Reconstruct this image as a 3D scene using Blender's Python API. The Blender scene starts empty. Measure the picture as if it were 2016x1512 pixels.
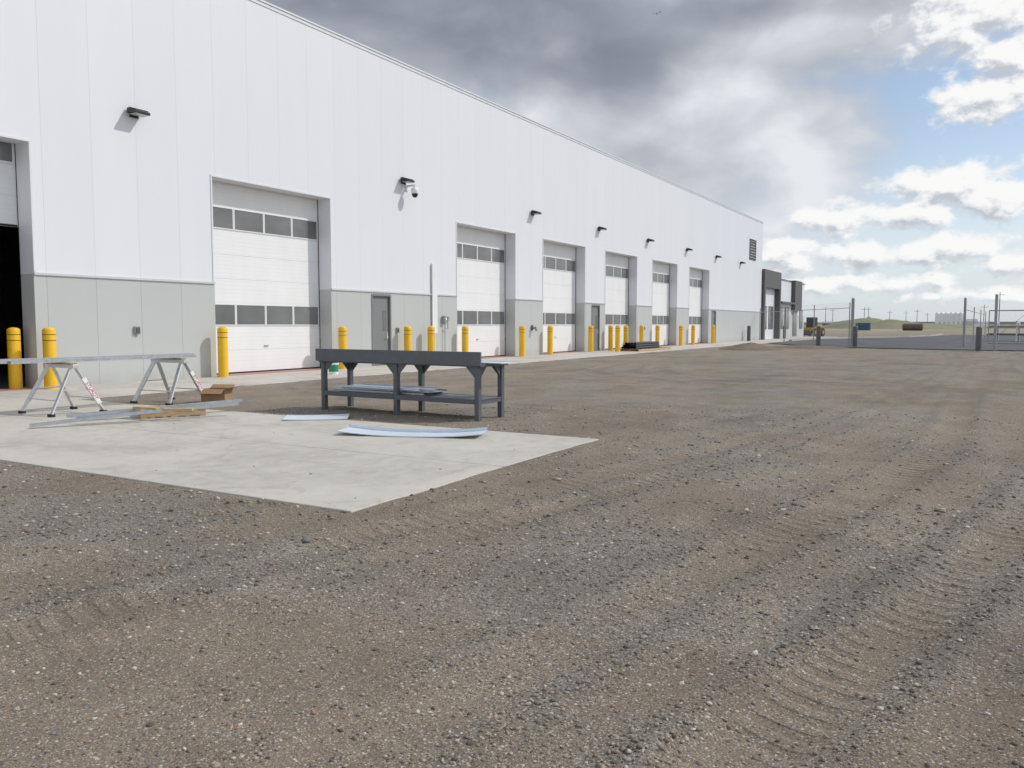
import bpy, math, random
import numpy as np
from mathutils import Vector, Matrix
random.seed(7); rng = np.random.default_rng(7)
col = bpy.context.scene.collection
R = math.radians
# ------------------------------------------------------------------ photo geometry
H = 1.48; F_ = 1630.0; TH = R(4.14); YAW = R(30.1)
def ray(px, py):
    u = (px-1008)/F_; v = (756-py)/F_
    fw = math.cos(TH)+v*math.sin(TH); z = v*math.cos(TH)-math.sin(TH)
    return (u*math.cos(YAW)-fw*math.sin(YAW), u*math.sin(YAW)+fw*math.cos(YAW), z)
def G(px, py, z=0.0):
    d = ray(px, py); t = (z-H)/d[2]; return Vector((d[0]*t, d[1]*t, z))
WX = -18.6
def W(px, py, X=WX):
    d = ray(px, py); t = X/d[0]; return (d[1]*t, H+d[2]*t)
def AT(px, py, dist):
    d = ray(px, py); k = dist/math.hypot(d[0], d[1]); return Vector((d[0]*k, d[1]*k, H+d[2]*k))
# ------------------------------------------------------------------ mesh builder
class MB:
    def __init__(s, org=(0, 0, 0)):
        s.v = []; s.f = []; s.sm = []; s.o = Vector(org)
    def add(s, vs, fs, smooth=False, M=None):
        b = len(s.v)
        for p in vs:
            p = Vector(p)
            if M is not None: p = M @ p
            s.v.append(p-s.o)
        for f in fs: s.f.append([b+i for i in f]); s.sm.append(smooth)
    def box(s, x0, x1, y0, y1, z0, z1, M=None):
        s.add([(x0,y0,z0),(x1,y0,z0),(x1,y1,z0),(x0,y1,z0),(x0,y0,z1),(x1,y0,z1),(x1,y1,z1),(x0,y1,z1)],
              [(3,2,1,0),(4,5,6,7),(0,1,5,4),(1,2,6,5),(2,3,7,6),(3,0,4,7)], M=M)
    def bar(s, p0, p1, w, h, up=(0, 0, 1)):
        p0 = Vector(p0); p1 = Vector(p1); d = (p1-p0); L = d.length; d.normalize()
        up = Vector(up)
        if abs(d.dot(up)) > .98: up = Vector((1, 0, 0))
        a = d.cross(up).normalized(); b = a.cross(d).normalized()
        M = Matrix((( a.x, d.x, b.x, p0.x),(a.y, d.y, b.y, p0.y),(a.z, d.z, b.z, p0.z),(0,0,0,1)))
        s.box(-w/2, w/2, 0, L, -h/2, h/2, M)
    def cyl(s, p0, p1, r0, r1=None, n=16, caps=True):
        if r1 is None: r1 = r0
        p0 = Vector(p0); p1 = Vector(p1); d = (p1-p0).normalized()
        up = Vector((0, 0, 1)) if abs(d.z) < .9 else Vector((1, 0, 0))
        a = d.cross(up).normalized(); b = d.cross(a).normalized()
        vs = []
        for P, r in ((p0, r0), (p1, r1)):
            for i in range(n):
                t = 2*math.pi*i/n; vs.append(P+a*(math.cos(t)*r)+b*(math.sin(t)*r))
        s.add(vs, [(i, n+i, n+(i+1) % n, (i+1) % n) for i in range(n)], True)
        if caps:
            s.add(vs[:n], [tuple(range(n))]); s.add(vs[n:], [tuple(reversed(range(n)))])
    def lathe(s, c, prof, n=24):
        vs = []
        for r, z in prof:
            for i in range(n):
                t = 2*math.pi*i/n; vs.append((c[0]+math.cos(t)*r, c[1]+math.sin(t)*r, c[2]+z))
        fs = []
        for k in range(len(prof)-1):
            for i in range(n):
                j = (i+1) % n; fs.append((k*n+i, k*n+j, (k+1)*n+j, (k+1)*n+i))
        s.add(vs, fs, True)
        s.add(vs[-n:], [tuple(range(n))])
    def tri_plate(s, a, b, c, th):
        a, b, c = Vector(a), Vector(b), Vector(c); nn = (b-a).cross(c-a).normalized()*th/2
        s.add([a+nn, b+nn, c+nn, a-nn, b-nn, c-nn], [(0,1,2),(5,4,3),(0,3,4,1),(1,4,5,2),(2,5,3,0)])
    def build(s, name, mat, parent=None, bev=0):
        me = bpy.data.meshes.new(name); me.from_pydata([tuple(p) for p in s.v], [], s.f); me.update()
        me.polygons.foreach_set('use_smooth', s.sm)
        me.materials.append(mat)
        o = bpy.data.objects.new(name, me); col.objects.link(o)
        if parent is not None: o.parent = parent
        else: o.location = s.o
        if bev:
            m = o.modifiers.new('bevel', 'BEVEL'); m.width = bev; m.segments = 2; m.limit_method = 'ANGLE'; m.angle_limit = R(40)
        return o
def tag(o, label=None, cat=None, group=None, kind=None):
    if label: o['label'] = label
    if cat: o['category'] = cat
    if group: o['group'] = group
    if kind: o['kind'] = kind
    return o
def empty(name, loc, label=None, cat=None, group=None, rz=0):
    o = bpy.data.objects.new(name, None); col.objects.link(o); o.location = loc; o.rotation_euler = (0, 0, rz)
    o.empty_display_size = .1
    return tag(o, label, cat, group)
def copy_tree(o, parent=None):
    c = o.copy(); col.objects.link(c)
    if parent is not None: c.parent = parent
    for ch in list(o.children): copy_tree(ch, c)
    return c
# ------------------------------------------------------------------ materials
def newmat(name):
    m = bpy.data.materials.new(name); m.use_nodes = True
    nt = m.node_tree; return m, nt, nt.nodes['Principled BSDF']
class NT:
    def __init__(s, nt, dims='3D'): s.nt = nt; s.dims = dims
    def node(s, t, **k):
        n = s.nt.nodes.new(t)
        for a, b in k.items(): setattr(n, a, b)
        return n
    def setin(s, sock, v):
        if isinstance(v, bpy.types.NodeSocket): s.nt.links.new(v, sock)
        elif v is not None: sock.default_value = v
    def math(s, op, a, b=None, c=None, clamp=False):
        n = s.node('ShaderNodeMath', operation=op); n.use_clamp = clamp
        s.setin(n.inputs[0], a); s.setin(n.inputs[1], b)
        if c is not None: s.setin(n.inputs[2], c)
        return n.outputs[0]
    def vmath(s, op, a, b=None):
        n = s.node('ShaderNodeVectorMath', operation=op); s.setin(n.inputs[0], a); s.setin(n.inputs[1], b)
        return n.outputs['Value'] if op in ('LENGTH', 'DOT_PRODUCT') else n.outputs[0]
    def mix(s, f, a, b, blend='MIX'):
        n = s.node('ShaderNodeMix', data_type='RGBA', blend_type=blend)
        s.setin(n.inputs[0], f); s.setin(n.inputs[6], a); s.setin(n.inputs[7], b); return n.outputs[2]
    def ramp(s, f, stops, mode='LINEAR'):
        n = s.node('ShaderNodeValToRGB'); n.color_ramp.interpolation = mode
        e = n.color_ramp.elements
        while len(e) < len(stops): e.new(.5)
        for q, (p, c) in zip(e, stops): q.position = p; q.color = (*c, 1) if len(c) == 3 else c
        s.setin(n.inputs[0], f); return n.outputs[0]
    def smooth(s, x, a, b, lo=0., hi=1.):
        n = s.node('ShaderNodeMapRange', interpolation_type='SMOOTHSTEP')
        s.setin(n.inputs[0], x); n.inputs[1].default_value = a; n.inputs[2].default_value = b
        n.inputs[3].default_value = lo; n.inputs[4].default_value = hi; return n.outputs[0]
    def noise(s, vec, scale, detail=4, rough=.55, dist=0):
        n = s.node('ShaderNodeTexNoise', noise_dimensions=s.dims); s.setin(n.inputs['Vector'], vec); n.inputs['Scale'].default_value = scale
        n.inputs['Detail'].default_value = detail; n.inputs['Roughness'].default_value = rough; n.inputs['Distortion'].default_value = dist
        return n.outputs['Fac']
    def mapping(s, vec, scale=(1, 1, 1), loc=(0, 0, 0)):
        n = s.node('ShaderNodeMapping'); s.setin(n.inputs[0], vec); n.inputs['Scale'].default_value = scale; n.inputs['Location'].default_value = loc
        return n.outputs[0]
    def grey(s, v):
        cc = s.node('ShaderNodeCombineColor')
        for i in range(3): s.setin(cc.inputs[i], v)
        return cc.outputs[0]
    def bump(s, h, strength=.3, dist=.01, normal=None):
        n = s.node('ShaderNodeBump'); n.inputs['Strength'].default_value = strength; n.inputs['Distance'].default_value = dist
        s.setin(n.inputs['Height'], h)
        if normal is not None: s.setin(n.inputs['Normal'], normal)
        return n.outputs[0]
    def obj(s): return s.node('ShaderNodeTexCoord').outputs['Object']
    def geo(s): return s.node('ShaderNodeNewGeometry').outputs['Position']
def mat(name, c, rough=.6, metal=0, var=.12, ns=6., bump=.1, bd=.003, stretch=(1, 1, 1), fine=90.):
    m, nt, bs = newmat(name); k = NT(nt)
    v = k.mapping(k.obj(), stretch)
    a = k.noise(v, ns, 4, .6); b = k.noise(v, fine, 1)
    f = k.math('ADD', k.math('MULTIPLY', a, .75), k.math('MULTIPLY', b, .25))
    lo = tuple(x*(1-var) for x in c); hi = tuple(min(1, x*(1+var)) for x in c)
    k.setin(bs.inputs['Base Color'], k.ramp(f, [(.3, lo), (.7, hi)]))
    k.setin(bs.inputs['Roughness'], k.smooth(a, .3, .7, max(.02, rough-.08), min(1, rough+.08)))
    bs.inputs['Metallic'].default_value = metal
    if bump: k.setin(bs.inputs['Normal'], k.bump(f, bump, bd))
    return m
M = {}
M['yellow'] = mat('yellow_plastic', (.84, .50, .015), .42, 0, .09, 3, .05)
M['band'] = mat('dark_band', (.10, .07, .02), .5)
M['bench'] = mat('grey_painted_steel', (.105, .118, .135), .48, 0, .18, 4, .12)
M['galv'] = mat('galvanised_steel', (.46, .49, .52), .42, .45, .18, 12, .05)
M['sheet'] = mat('blue_white_sheet', (.64, .71, .78), .45, 0, .06, 5, .05)
M['alu'] = mat('aluminium', (.62, .63, .64), .42, .35, .12, 10, .05)
M['red'] = mat('red_print', (.55, .04, .03), .6)
M['wood'] = mat('pine_board', (.52, .37, .21), .75, 0, .25, 5, .3, .004, (1, 8, 8))
M['oldwood'] = mat('worn_board', (.30, .22, .14), .8, 0, .3, 5, .3, .004, (8, 1, 8))
M['card'] = mat('cardboard', (.36, .23, .12), .85, 0, .12, 6, .1)
M['cardin'] = mat('cardboard_inside', (.20, .13, .07), .9)
M['black'] = mat('black_metal', (.012, .012, .014), .45)
M['pipe'] = mat('black_pipe', (.03, .03, .032), .4)
M['rubber'] = mat('black_rubber', (.02, .02, .02), .8)
M['lens'] = mat('lamp_lens', (.45, .46, .45), .2)
M['white'] = mat('white_plastic', (.80, .81, .82), .4, 0, .04)
M['green'] = mat('green_plastic', (.03, .25, .12), .4)
M['dgrey'] = mat('dark_grey_steel', (.10, .105, .11), .5)
M['grey'] = mat('grey_steel', (.32, .33, .34), .5)
M['doorgrey'] = mat('grey_door_paint', (.22, .225, .23), .45, 0, .05)
M['flash'] = mat('roof_flashing', (.74, .76, .78), .4, 0, .05)
M['trim'] = mat('light_grey_trim', (.60, .62, .62), .5, 0, .05)
M['redfloor'] = mat('red_painted_threshold', (.42, .22, .185), .7, 0, .25, 5)
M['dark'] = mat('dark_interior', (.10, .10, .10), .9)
M['roofm'] = mat('roof_membrane', (.35, .35, .35), .9)
M['kerb'] = mat('kerb_concrete', (.46, .43, .39), .85, 0, .15)
M['orange'] = mat('machine_orange', (.50, .27, .05), .5)
M['blue'] = mat('blue_container_paint', (.06, .12, .20), .6)
M['rust'] = mat('rusty_steel', (.15, .105, .085), .9, 0, .3)
M['bin'] = mat('grain_bin_steel', (.82, .83, .84), .5, 0)
M['beige'] = mat('beige_siding', (.6, .57, .5), .8)
M['skin_glass'] = mat('vehicle_glass', (.02, .025, .03), .08, 0, .1)
M['farwood'] = mat('weathered_pole', (.16, .15, .14), .9)
def glass():
    m, nt, bs = newmat('tinted_glass'); k = NT(nt)
    n = k.noise(k.mapping(k.obj(), (1, .6, 1)), .9, 3)
    k.setin(bs.inputs['Base Color'], k.ramp(n, [(.3, (.13, .135, .14)), (.7, (.22, .225, .23))]))
    bs.inputs['Roughness'].default_value = .12; bs.inputs['IOR'].default_value = 1.5
    return m
M['glass'] = glass()
def wallmat(name, c, seam=(.86, .87, .89), ribs=24., dirt=.0):
    m, nt, bs = newmat(name); k = NT(nt)
    p = k.geo(); sp = k.node('ShaderNodeSeparateXYZ'); k.setin(sp.inputs[0], p)
    y = sp.outputs[1]; z = sp.outputs[2]
    q = k.math('DIVIDE', k.math('SUBTRACT', y, 13.45-24), 1.2)
    fr = k.math('FRACT', q)
    d = k.math('MULTIPLY', k.math('MINIMUM', fr, k.math('SUBTRACT', 1, fr)), 1.2)
    line = k.smooth(d, .005, .012, 1, 0)
    wn = k.node('ShaderNodeTexWhiteNoise', noise_dimensions='1D'); k.setin(wn.inputs['W'], k.math('FLOOR', q))
    n = k.noise(k.mapping(p, (1, 1, .15)), 1.3, 4)
    tone = k.math('ADD', k.math('ADD', k.math('MULTIPLY', wn.outputs[0], .02), k.math('MULTIPLY', n, .05)), .96)
    base = k.mix(1., (*c, 1), k.grey(tone), 'MULTIPLY')
    if dirt:
        g = k.math('MULTIPLY', k.smooth(z, 0, .5, 1, 0), k.math('MULTIPLY', k.noise(p, 3, 4), dirt))
        base = k.mix(g, base, (.30, .26, .21, 1))
    colr = k.mix(line, base, tuple(a*b for a, b in zip(c, seam))+(1,))
    k.setin(bs.inputs['Base Color'], colr)
    bs.inputs['Roughness'].default_value = .5
    rb = k.math('MULTIPLY', k.math('SINE', k.math('MULTIPLY', y, 2*math.pi*ribs/1.2)), .0004)
    oc = k.math('MULTIPLY', k.noise(k.mapping(p, (1, .35, .2)), 1.2, 1), .010)
    h = k.math('ADD', k.math('ADD', rb, oc), k.math('MULTIPLY', line, -.002))
    k.setin(bs.inputs['Normal'], k.bump(h, .5, 1.))
    return m
M['wall'] = wallmat('white_wall_panel', (.77, .785, .825))
M['wains'] = wallmat('grey_wall_panel', (.52, .54, .535), (.74, .74, .74), 24, .5)
def doormat():
    m, nt, bs = newmat('white_sectional_door'); k = NT(nt)
    p = k.obj(); sp = k.node('ShaderNodeSeparateXYZ'); k.setin(sp.inputs[0], p); z = sp.outputs[2]
    s = k.math('SINE', k.math('MULTIPLY', z, 2*math.pi/.115))
    rib = k.smooth(s, .80, .98)
    n = k.noise(k.mapping(p, (1, 1, .4)), 1.2, 3)
    k.setin(bs.inputs['Base Color'], k.mix(k.math('MULTIPLY', rib, .10), k.ramp(n, [(.3, (.81, .82, .83)), (.7, (.87, .875, .88))]), (.5, .5, .52, 1)))
    k.setin(bs.inputs['Normal'], k.bump(k.math('MULTIPLY', rib, -.0015), .5, 1.))
    bs.inputs['Roughness'].default_value = .45
    return m
M['door'] = doormat()
def cladmat():
    m, nt, bs = newmat('charcoal_ribbed_cladding'); k = NT(nt)
    sp = k.node('ShaderNodeSeparateXYZ'); k.setin(sp.inputs[0], k.geo())
    s = k.math('SINE', k.math('MULTIPLY', sp.outputs[2], 2*math.pi/.2))
    k.setin(bs.inputs['Base Color'], k.mix(k.smooth(s, .2, .9), (.12, .118, .112, 1), (.085, .085, .082, 1)))
    k.setin(bs.inputs['Normal'], k.bump(k.math('MULTIPLY', s, .005), .6, 1.))
    bs.inputs['Roughness'].default_value = .6
    return m
M['clad'] = cladmat()
def concmat(name, c):
    m, nt, bs = newmat(name); k = NT(nt, '2D'); p = k.geo()
    a = k.noise(p, .55, 5, .6, .4); b = k.noise(p, 4.5, 5, .65); d = k.noise(p, 70, 2, .7)
    f = k.math('ADD', k.math('ADD', k.math('MULTIPLY', a, .55), k.math('MULTIPLY', b, .30)), k.math('MULTIPLY', d, .15))
    base = k.ramp(f, [(.34, tuple(x*.78 for x in c)), (.5, c), (.66, tuple(x*1.12 for x in c))])
    st = k.smooth(k.noise(p, 1.7, 5, .7, 1.2), .54, .70)
    base = k.mix(k.math('MULTIPLY', st, .38), base, (.34, .285, .22, 1))
    sp = k.smooth(k.noise(p, 30, 2), .68, .75)
    base = k.mix(k.math('MULTIPLY', sp, .35), base, (.24, .205, .17, 1))
    # gravel dust tracked in over the outer edges of the pad
    k.setin(bs.inputs['Base Color'], base); bs.inputs['Roughness'].default_value = .85
    k.setin(bs.inputs['Normal'], k.bump(d, .25, .003))
    return m
M['conc'] = concmat('broomed_concrete', (.53, .50, .445))
def asphmat():
    m, nt, bs = newmat('asphalt'); k = NT(nt, '2D'); p = k.geo()
    a = k.noise(p, .25, 4)
    k.setin(bs.inputs['Base Color'], k.ramp(a, [(.3, (.065, .066, .07)), (.7, (.11, .11, .113))]))
    bs.inputs['Roughness'].default_value = .85; return m
M['asph'] = asphmat()
STONES = [(0., (.12, .105, .09)), (.13, (.22, .185, .145)), (.36, (.30, .255, .20)), (.54, (.185, .18, .17)), (.64, (.37, .32, .26)),
          (.78, (.245, .24, .23)), (.87, (.52, .48, .42)), (.97, (.32, .21, .145))]
def gravelmat():
    m, nt, bs = newmat('gravel'); k = NT(nt, '2D'); p = k.geo()
    at = lambda n: (lambda q: (setattr(q, 'attribute_name', n), q.outputs['Fac'])[1])(k.node('ShaderNodeAttribute'))
    stony = at('stony'); rut = at('rut'); damp = at('damp'); far = at('far')
    def vor(sc):
        v = k.node('ShaderNodeTexVoronoi', voronoi_dimensions='2D'); k.setin(v.inputs['Vector'], p); v.inputs['Scale'].default_value = sc
        s = k.node('ShaderNodeSeparateColor'); k.setin(s.inputs[0], v.outputs['Color'])
        return v.outputs['Distance'], s.outputs[0], s.outputs[1]
    d1, c1, g1 = vor(52.); d2, c2, g2 = vor(92.); d3, c3, g3 = vor(165.)
    col1 = k.ramp(c1, STONES, 'CONSTANT'); col2 = k.ramp(c2, STONES, 'CONSTANT'); col3 = k.ramp(c3, STONES, 'CONSTANT')
    dirtn = k.noise(p, 120, 2, .7)
    dirt = k.ramp(dirtn, [(.3, (.170, .134, .096)), (.7, (.295, .238, .175))])
    amt = k.math('ADD', k.math('MULTIPLY', stony, .70), .24)
    m3 = k.math('MULTIPLY', k.math('LESS_THAN', g3, k.math('ADD', amt, .25)), k.smooth(d3, .40, .62, 1, 0))
    m2 = k.math('MULTIPLY', k.math('LESS_THAN', g2, k.math('MULTIPLY', amt, 1.0)), k.smooth(d2, .42, .54, 1, 0))
    m1 = k.math('MULTIPLY', k.math('LESS_THAN', g1, k.math('MULTIPLY', amt, .45)), k.smooth(d1, .34, .44, 1, 0))
    c = k.mix(m3, dirt, col3); c = k.mix(m2, c, col2); c = k.mix(m1, c, col1)
    # greyer where the crushed stone lies thick
    c = k.mix(k.math('MULTIPLY', k.smooth(stony, .35, 1.), .30), c, (.20, .20, .19, 1))
    big = k.noise(p, .35, 4, .6, .3); mid = k.noise(p, 1.3, 4, .62)
    tone = k.math('ADD', k.math('ADD', k.math('MULTIPLY', big, .45), k.math('MULTIPLY', mid, .50)), .54)
    tone = k.math('MULTIPLY', tone, k.math('SUBTRACT', 1.04, k.math('MULTIPLY', damp, .24)))
    sp = k.node('ShaderNodeSeparateXYZ'); k.setin(sp.inputs[0], p)
    # diagonal lug prints pressed into each rut, fading in and out
    brk = k.noise(p, .9, 2)
    lug = k.math('SINE', k.math('ADD', k.math('MULTIPLY', sp.outputs[1], 2*math.pi/.15), k.math('MULTIPLY', sp.outputs[0], 16.)))
    lugm = k.math('MULTIPLY', rut, k.smooth(brk, .42, .58))
    lug = k.math('MULTIPLY', k.smooth(lug, -.5, .5), lugm)
    tone = k.math('MULTIPLY', tone, k.math('SUBTRACT', k.math('ADD', 1.0, k.math('MULTIPLY', lugm, .05)), k.math('MULTIPLY', k.math('SUBTRACT', lugm, lug), .16)))  # shade in the lug troughs painted into the tone so the prints show
    c = k.mix(1., c, k.grey(tone), 'MULTIPLY')
    fld = k.ramp(k.noise(k.mapping(p, (1, .25, 1)), .02, 5, .6), [(.35, (.38, .33, .25)), (.5, (.34, .295, .215)), (.65, (.27, .245, .17))])
    c = k.mix(far, c, fld)
    k.setin(bs.inputs['Base Color'], c); bs.inputs['Roughness'].default_value = .95
    bs.inputs['Specular IOR Level'].default_value = .15
    h = k.math('MULTIPLY', m1, k.math('MULTIPLY', k.smooth(d1, 0, .46, 1, 0), .008))
    h = k.math('ADD', h, k.math('MULTIPLY', k.noise(p, 26, 5, .78), .022))
    h = k.math('ADD', h, k.math('MULTIPLY', lug, .024))
    k.setin(bs.inputs['Normal'], k.bump(h, .75, 1.))
    return m
M['gravel'] = gravelmat()
def pebmat():
    m, nt, bs = newmat('loose_stones'); k = NT(nt)
    a = k.node('ShaderNodeAttribute'); a.attribute_name = 'tone'
    c = k.ramp(a.outputs['Fac'], STONES, 'CONSTANT')
    k.setin(bs.inputs['Base Color'], k.mix(1., c, k.ramp(k.noise(k.geo(), 150, 0), [(.3, (.85, .85, .85)), (.7, (1.2, 1.2, 1.2))]), 'MULTIPLY')); bs.inputs['Roughness'].default_value = .9
    bs.inputs['Specular IOR Level'].default_value = .2
    return m
M['peb'] = pebmat()
def fencemat():
    m, nt, bs = newmat('chain_link_mesh'); k = NT(nt); p = k.obj()
    sp = k.node('ShaderNodeSeparateXYZ'); k.setin(sp.inputs[0], p)
    h = sp.outputs[0]; z = sp.outputs[2]
    def dia(s):
        f = k.math('FRACT', k.math('MULTIPLY', s, 1/.075)); return k.math('LESS_THAN', f, .04)
    a = k.math('MAXIMUM', dia(k.math('ADD', h, z)), dia(k.math('SUBTRACT', h, z)))
    tr = k.node('ShaderNodeBsdfTransparent'); mx = k.node('ShaderNodeMixShader')
    bs.inputs['Base Color'].default_value = (.5, .51, .52, 1); bs.inputs['Metallic'].default_value = .3
    k.setin(mx.inputs[0], a); nt.links.new(tr.outputs[0], mx.inputs[1]); nt.links.new(bs.outputs[0], mx.inputs[2])
    nt.links.new(mx.outputs[0], nt.nodes['Material Output'].inputs[0]); return m
M['link'] = fencemat()
# ------------------------------------------------------------------ numpy noise
_T = rng.random((256, 256))
def vn(x, y, s=0):
    x = np.asarray(x, float)+s*17.3; y = np.asarray(y, float)+s*31.7
    xi = np.floor(x).astype(int); yi = np.floor(y).astype(int); fx = x-xi; fy = y-yi
    fx = fx*fx*(3-2*fx); fy = fy*fy*(3-2*fy)
    g = lambda a, b: _T[a % 256, b % 256]
    return (g(xi, yi)*(1-fx)+g(xi+1, yi)*fx)*(1-fy)+(g(xi, yi+1)*(1-fx)+g(xi+1, yi+1)*fx)*fy
def fbm(x, y, s=0, o=4):
    r = 0; a = .5
    for i in range(o): r = r+a*vn(x*2**i, y*2**i, s+i*3); a *= .5
    return r/(1-.5**o)
def meander(y, s): return (vn(y*.12, 0*y, s)-.5)*.5+(vn(y*.03, 0*y, s+2)-.5)*3.*np.clip(y/40, 0, 1)
def drift(y): return 1.25*np.tanh((y-6)/7)
TR = [(-3.35, .17, 1., 11), (-2.85, .15, .8, 12), (-1.25, .19, .9, 13), (-.20, .18, 1., 14), (1.1, .2, .7, 15), (2.3, .2, .5, 16), (-4.9, .18, .5, 17), (3.6, .22, .7, 18), (-6.4, .2, .3, 19)]
def fields(x, y):
    rut = np.zeros_like(x); berm = np.zeros_like(x); xd = x-drift(y)
    for c, w, a, s in TR:
        d = xd-(c+meander(y, s)); br = .35+1.0*vn(y*.30, 0*y, s+5)**1.3
        rut = np.maximum(rut, a*br*np.exp(-(d/w)**4)); berm = np.maximum(berm, a*br*np.exp(-((np.abs(d)-w*1.6)/.10)**2))
    for cx, cy, rr, a in ((-3., 29., 7.5, .8), (-3., 29., 9.3, .8), (-9., 22., 9., .6), (2, 14, 8.2, .4), (2, 14, 6.7, .4), (-6, 34, 5.5, .7)):
        d = np.hypot(x-cx, y-cy)-rr-(vn(x*.3, y*.3, 40)-.5); rut = np.maximum(rut, a*np.exp(-(d/.24)**4)); berm = np.maximum(berm, a*np.exp(-((np.abs(d)-.40)/.14)**2))
    str_ = fbm((xd+meander(y, 30)*.5)*1.2, y*.22, 21)
    patch = fbm(x*.75, y*.7, 25)
    stony = np.clip((str_*.4+patch*.7-.42)*3.2+berm*.5-rut*.35, 0, 1)
    damp = np.clip((fbm(xd*1.3, y*.3, 28)-.50)*3.0, 0, 1)*.5+np.clip((fbm(x*.9, y*.7, 33)-.58)*6, 0, 1)*.7
    damp = np.clip(damp+berm*.5-rut*.25, 0, 1)
    z = -.022*rut+.020*berm+(fbm(x*1.3, y*.8, 35)-.5)*.024
    z = z+(vn(x*7, y*7, 37)-.5)*.012
    return np.clip(rut, 0, 1), stony, damp, z
PX1 = -4.26; PY0 = 4.86; PY1 = 9.55; AX = -15.3
def inpad(x, y, e=0.): return (x < PX1+e) & (y < PY1+e) & (y > PY0-e)
def groundz(x, y, z):
    d = np.hypot(x, y); f = np.clip((48-d)/15, 0, 1)
    return -.03+.038*f+z*np.clip((70-d)/40, 0, 1)
# ------------------------------------------------------------------ the ground
def axis(lo, dl, dh, hi, st, g=1.13):
    a = list(np.arange(dl, dh, st)); s = st; p = dl
    L = []
    while p > lo: s *= g; p -= s; L.append(p)
    s = st; p = a[-1]; Rr = []
    while p < hi: s *= g; p += s; Rr.append(p)
    return np.array(L[::-1]+a+Rr)
xs = axis(-1500, -16, 9, 2200, .08); ys = axis(-60, 1.0, 26, 4500, .08, 1.07)
X, Y = np.meshgrid(xs, ys)
rut, stony, damp, Z = fields(X, Y)
dist = np.hypot(X, Y)
fade = np.clip((70-dist)/40, 0, 1)
Z = groundz(X, Y, Z)
dx = np.maximum(X-PX1, 0); dy = np.maximum(np.maximum(PY0-Y, Y-PY1), 0); dp = np.hypot(dx, dy); dp = np.minimum(dp, np.maximum(X-AX, 0))
wgt = np.clip(dp/.35, 0, 1); Z = Z*wgt+(.021+(vn(X*3, Y*3, 60)-.5)*.024)*(1-wgt)*np.where(dist < 60, 1, 0)+np.where(dist < 60, 0, Z*(1-wgt))
Z = np.where((X < AX-.06) | inpad(X, Y, -.06), -.06, Z)
far = np.clip((Y+X*.3-128)/20, 0, 1); far = np.maximum(far, np.clip((X-60)/30, 0, 1))
ny, nx = X.shape
me = bpy.data.meshes.new('ground')
me.vertices.add(nx*ny); me.vertices.foreach_set('co', np.stack([X, Y, Z], -1).ravel())
ii = (np.arange(ny-1)[:, None]*nx+np.arange(nx-1)[None]).ravel()
q = np.stack([ii, ii+1, ii+nx+1, ii+nx], -1)
me.loops.add(q.size); me.loops.foreach_set('vertex_index', q.ravel())
me.polygons.add(len(q)); me.polygons.foreach_set('loop_start', np.arange(len(q))*4); me.polygons.foreach_set('loop_total', np.full(len(q), 4))
me.update(calc_edges=True); me.polygons.foreach_set('use_smooth', np.ones(len(q), bool))
for n_, a_ in (('rut', rut*fade), ('stony', stony), ('damp', damp*np.clip(fade+.3, 0, 1)), ('far', far)):
    at = me.attributes.new(n_, 'FLOAT', 'POINT'); at.data.foreach_set('value', a_.ravel().astype(np.float32))
me.materials.append(M['gravel'])
o = bpy.data.objects.new('ground', me); col.objects.link(o); tag(o, 'brown gravel yard with tyre tracks reaching to the dry fields', 'ground', kind='structure')
# loose stones
ph = (1+5**.5)/2
base = np.array([(-1,ph,0),(1,ph,0),(-1,-ph,0),(1,-ph,0),(0,-1,ph),(0,1,ph),(0,-1,-ph),(0,1,-ph),(ph,0,-1),(ph,0,1),(-ph,0,-1),(-ph,0,1)])/math.hypot(1, ph)
tri = np.array([(0,11,5),(0,5,1),(0,1,7),(0,7,10),(0,10,11),(1,5,9),(5,11,4),(11,10,2),(10,7,6),(7,1,8),(3,9,4),(3,4,2),(3,2,6),(3,6,8),(3,8,9),(4,9,5),(2,4,11),(6,2,10),(8,6,7),(9,8,1)])
NC = 150000
dd = 2.1*np.exp(rng.random(NC)**1.25*np.log(15/2.1)); aa = R(-70)+rng.random(NC)*R(78)
px_ = np.sin(aa)*dd; py_ = np.cos(aa)*dd
r_, s_, dm, z_ = fields(px_, py_); z_ = groundz(px_, py_, z_)
onp = inpad(px_, py_) | (px_ < AX)
edge = inpad(px_, py_, .25) & ~onp
keep = rng.random(NC) < np.where(onp, .004, .12+.50*s_)
px_, py_, z_, dd, onp, edge = px_[keep], py_[keep], z_[keep], dd[keep], onp[keep], edge[keep]
n = len(px_)
rad = .0028*np.exp(rng.random(n)**2.8*1.6)*np.clip(dd/4.5, .9, 1.5)
rad = np.where(rng.random(n) < .005, rad*1.9, rad); rad = np.where(onp, rad*.7, rad)
V = base[None]*(1+(rng.random((n, 12, 1))-.5)*.6)*rad[:, None, None]
V = V*np.stack([.8+rng.random(n)*.7, .7+rng.random(n)*.5, .40+rng.random(n)*.35], -1)[:, None, :]
th = rng.random(n)*6.283; c_, s2 = np.cos(th)[:, None], np.sin(th)[:, None]
VX = V[..., 0]*c_-V[..., 1]*s2; VY = V[..., 0]*s2+V[..., 1]*c_; VZ = V[..., 2]
z_ = np.where(onp, .031, np.where(edge, .020, z_))
V = np.stack([VX+px_[:, None], VY+py_[:, None], VZ+(z_+rad*.15)[:, None]], -1)
Fc = (tri[None]+(np.arange(n)*12)[:, None, None]).reshape(-1, 3)
me = bpy.data.meshes.new('gravel_stones'); me.vertices.add(n*12); me.vertices.foreach_set('co', V.ravel())
me.loops.add(Fc.size); me.loops.foreach_set('vertex_index', Fc.ravel()); me.polygons.add(len(Fc))
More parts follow.
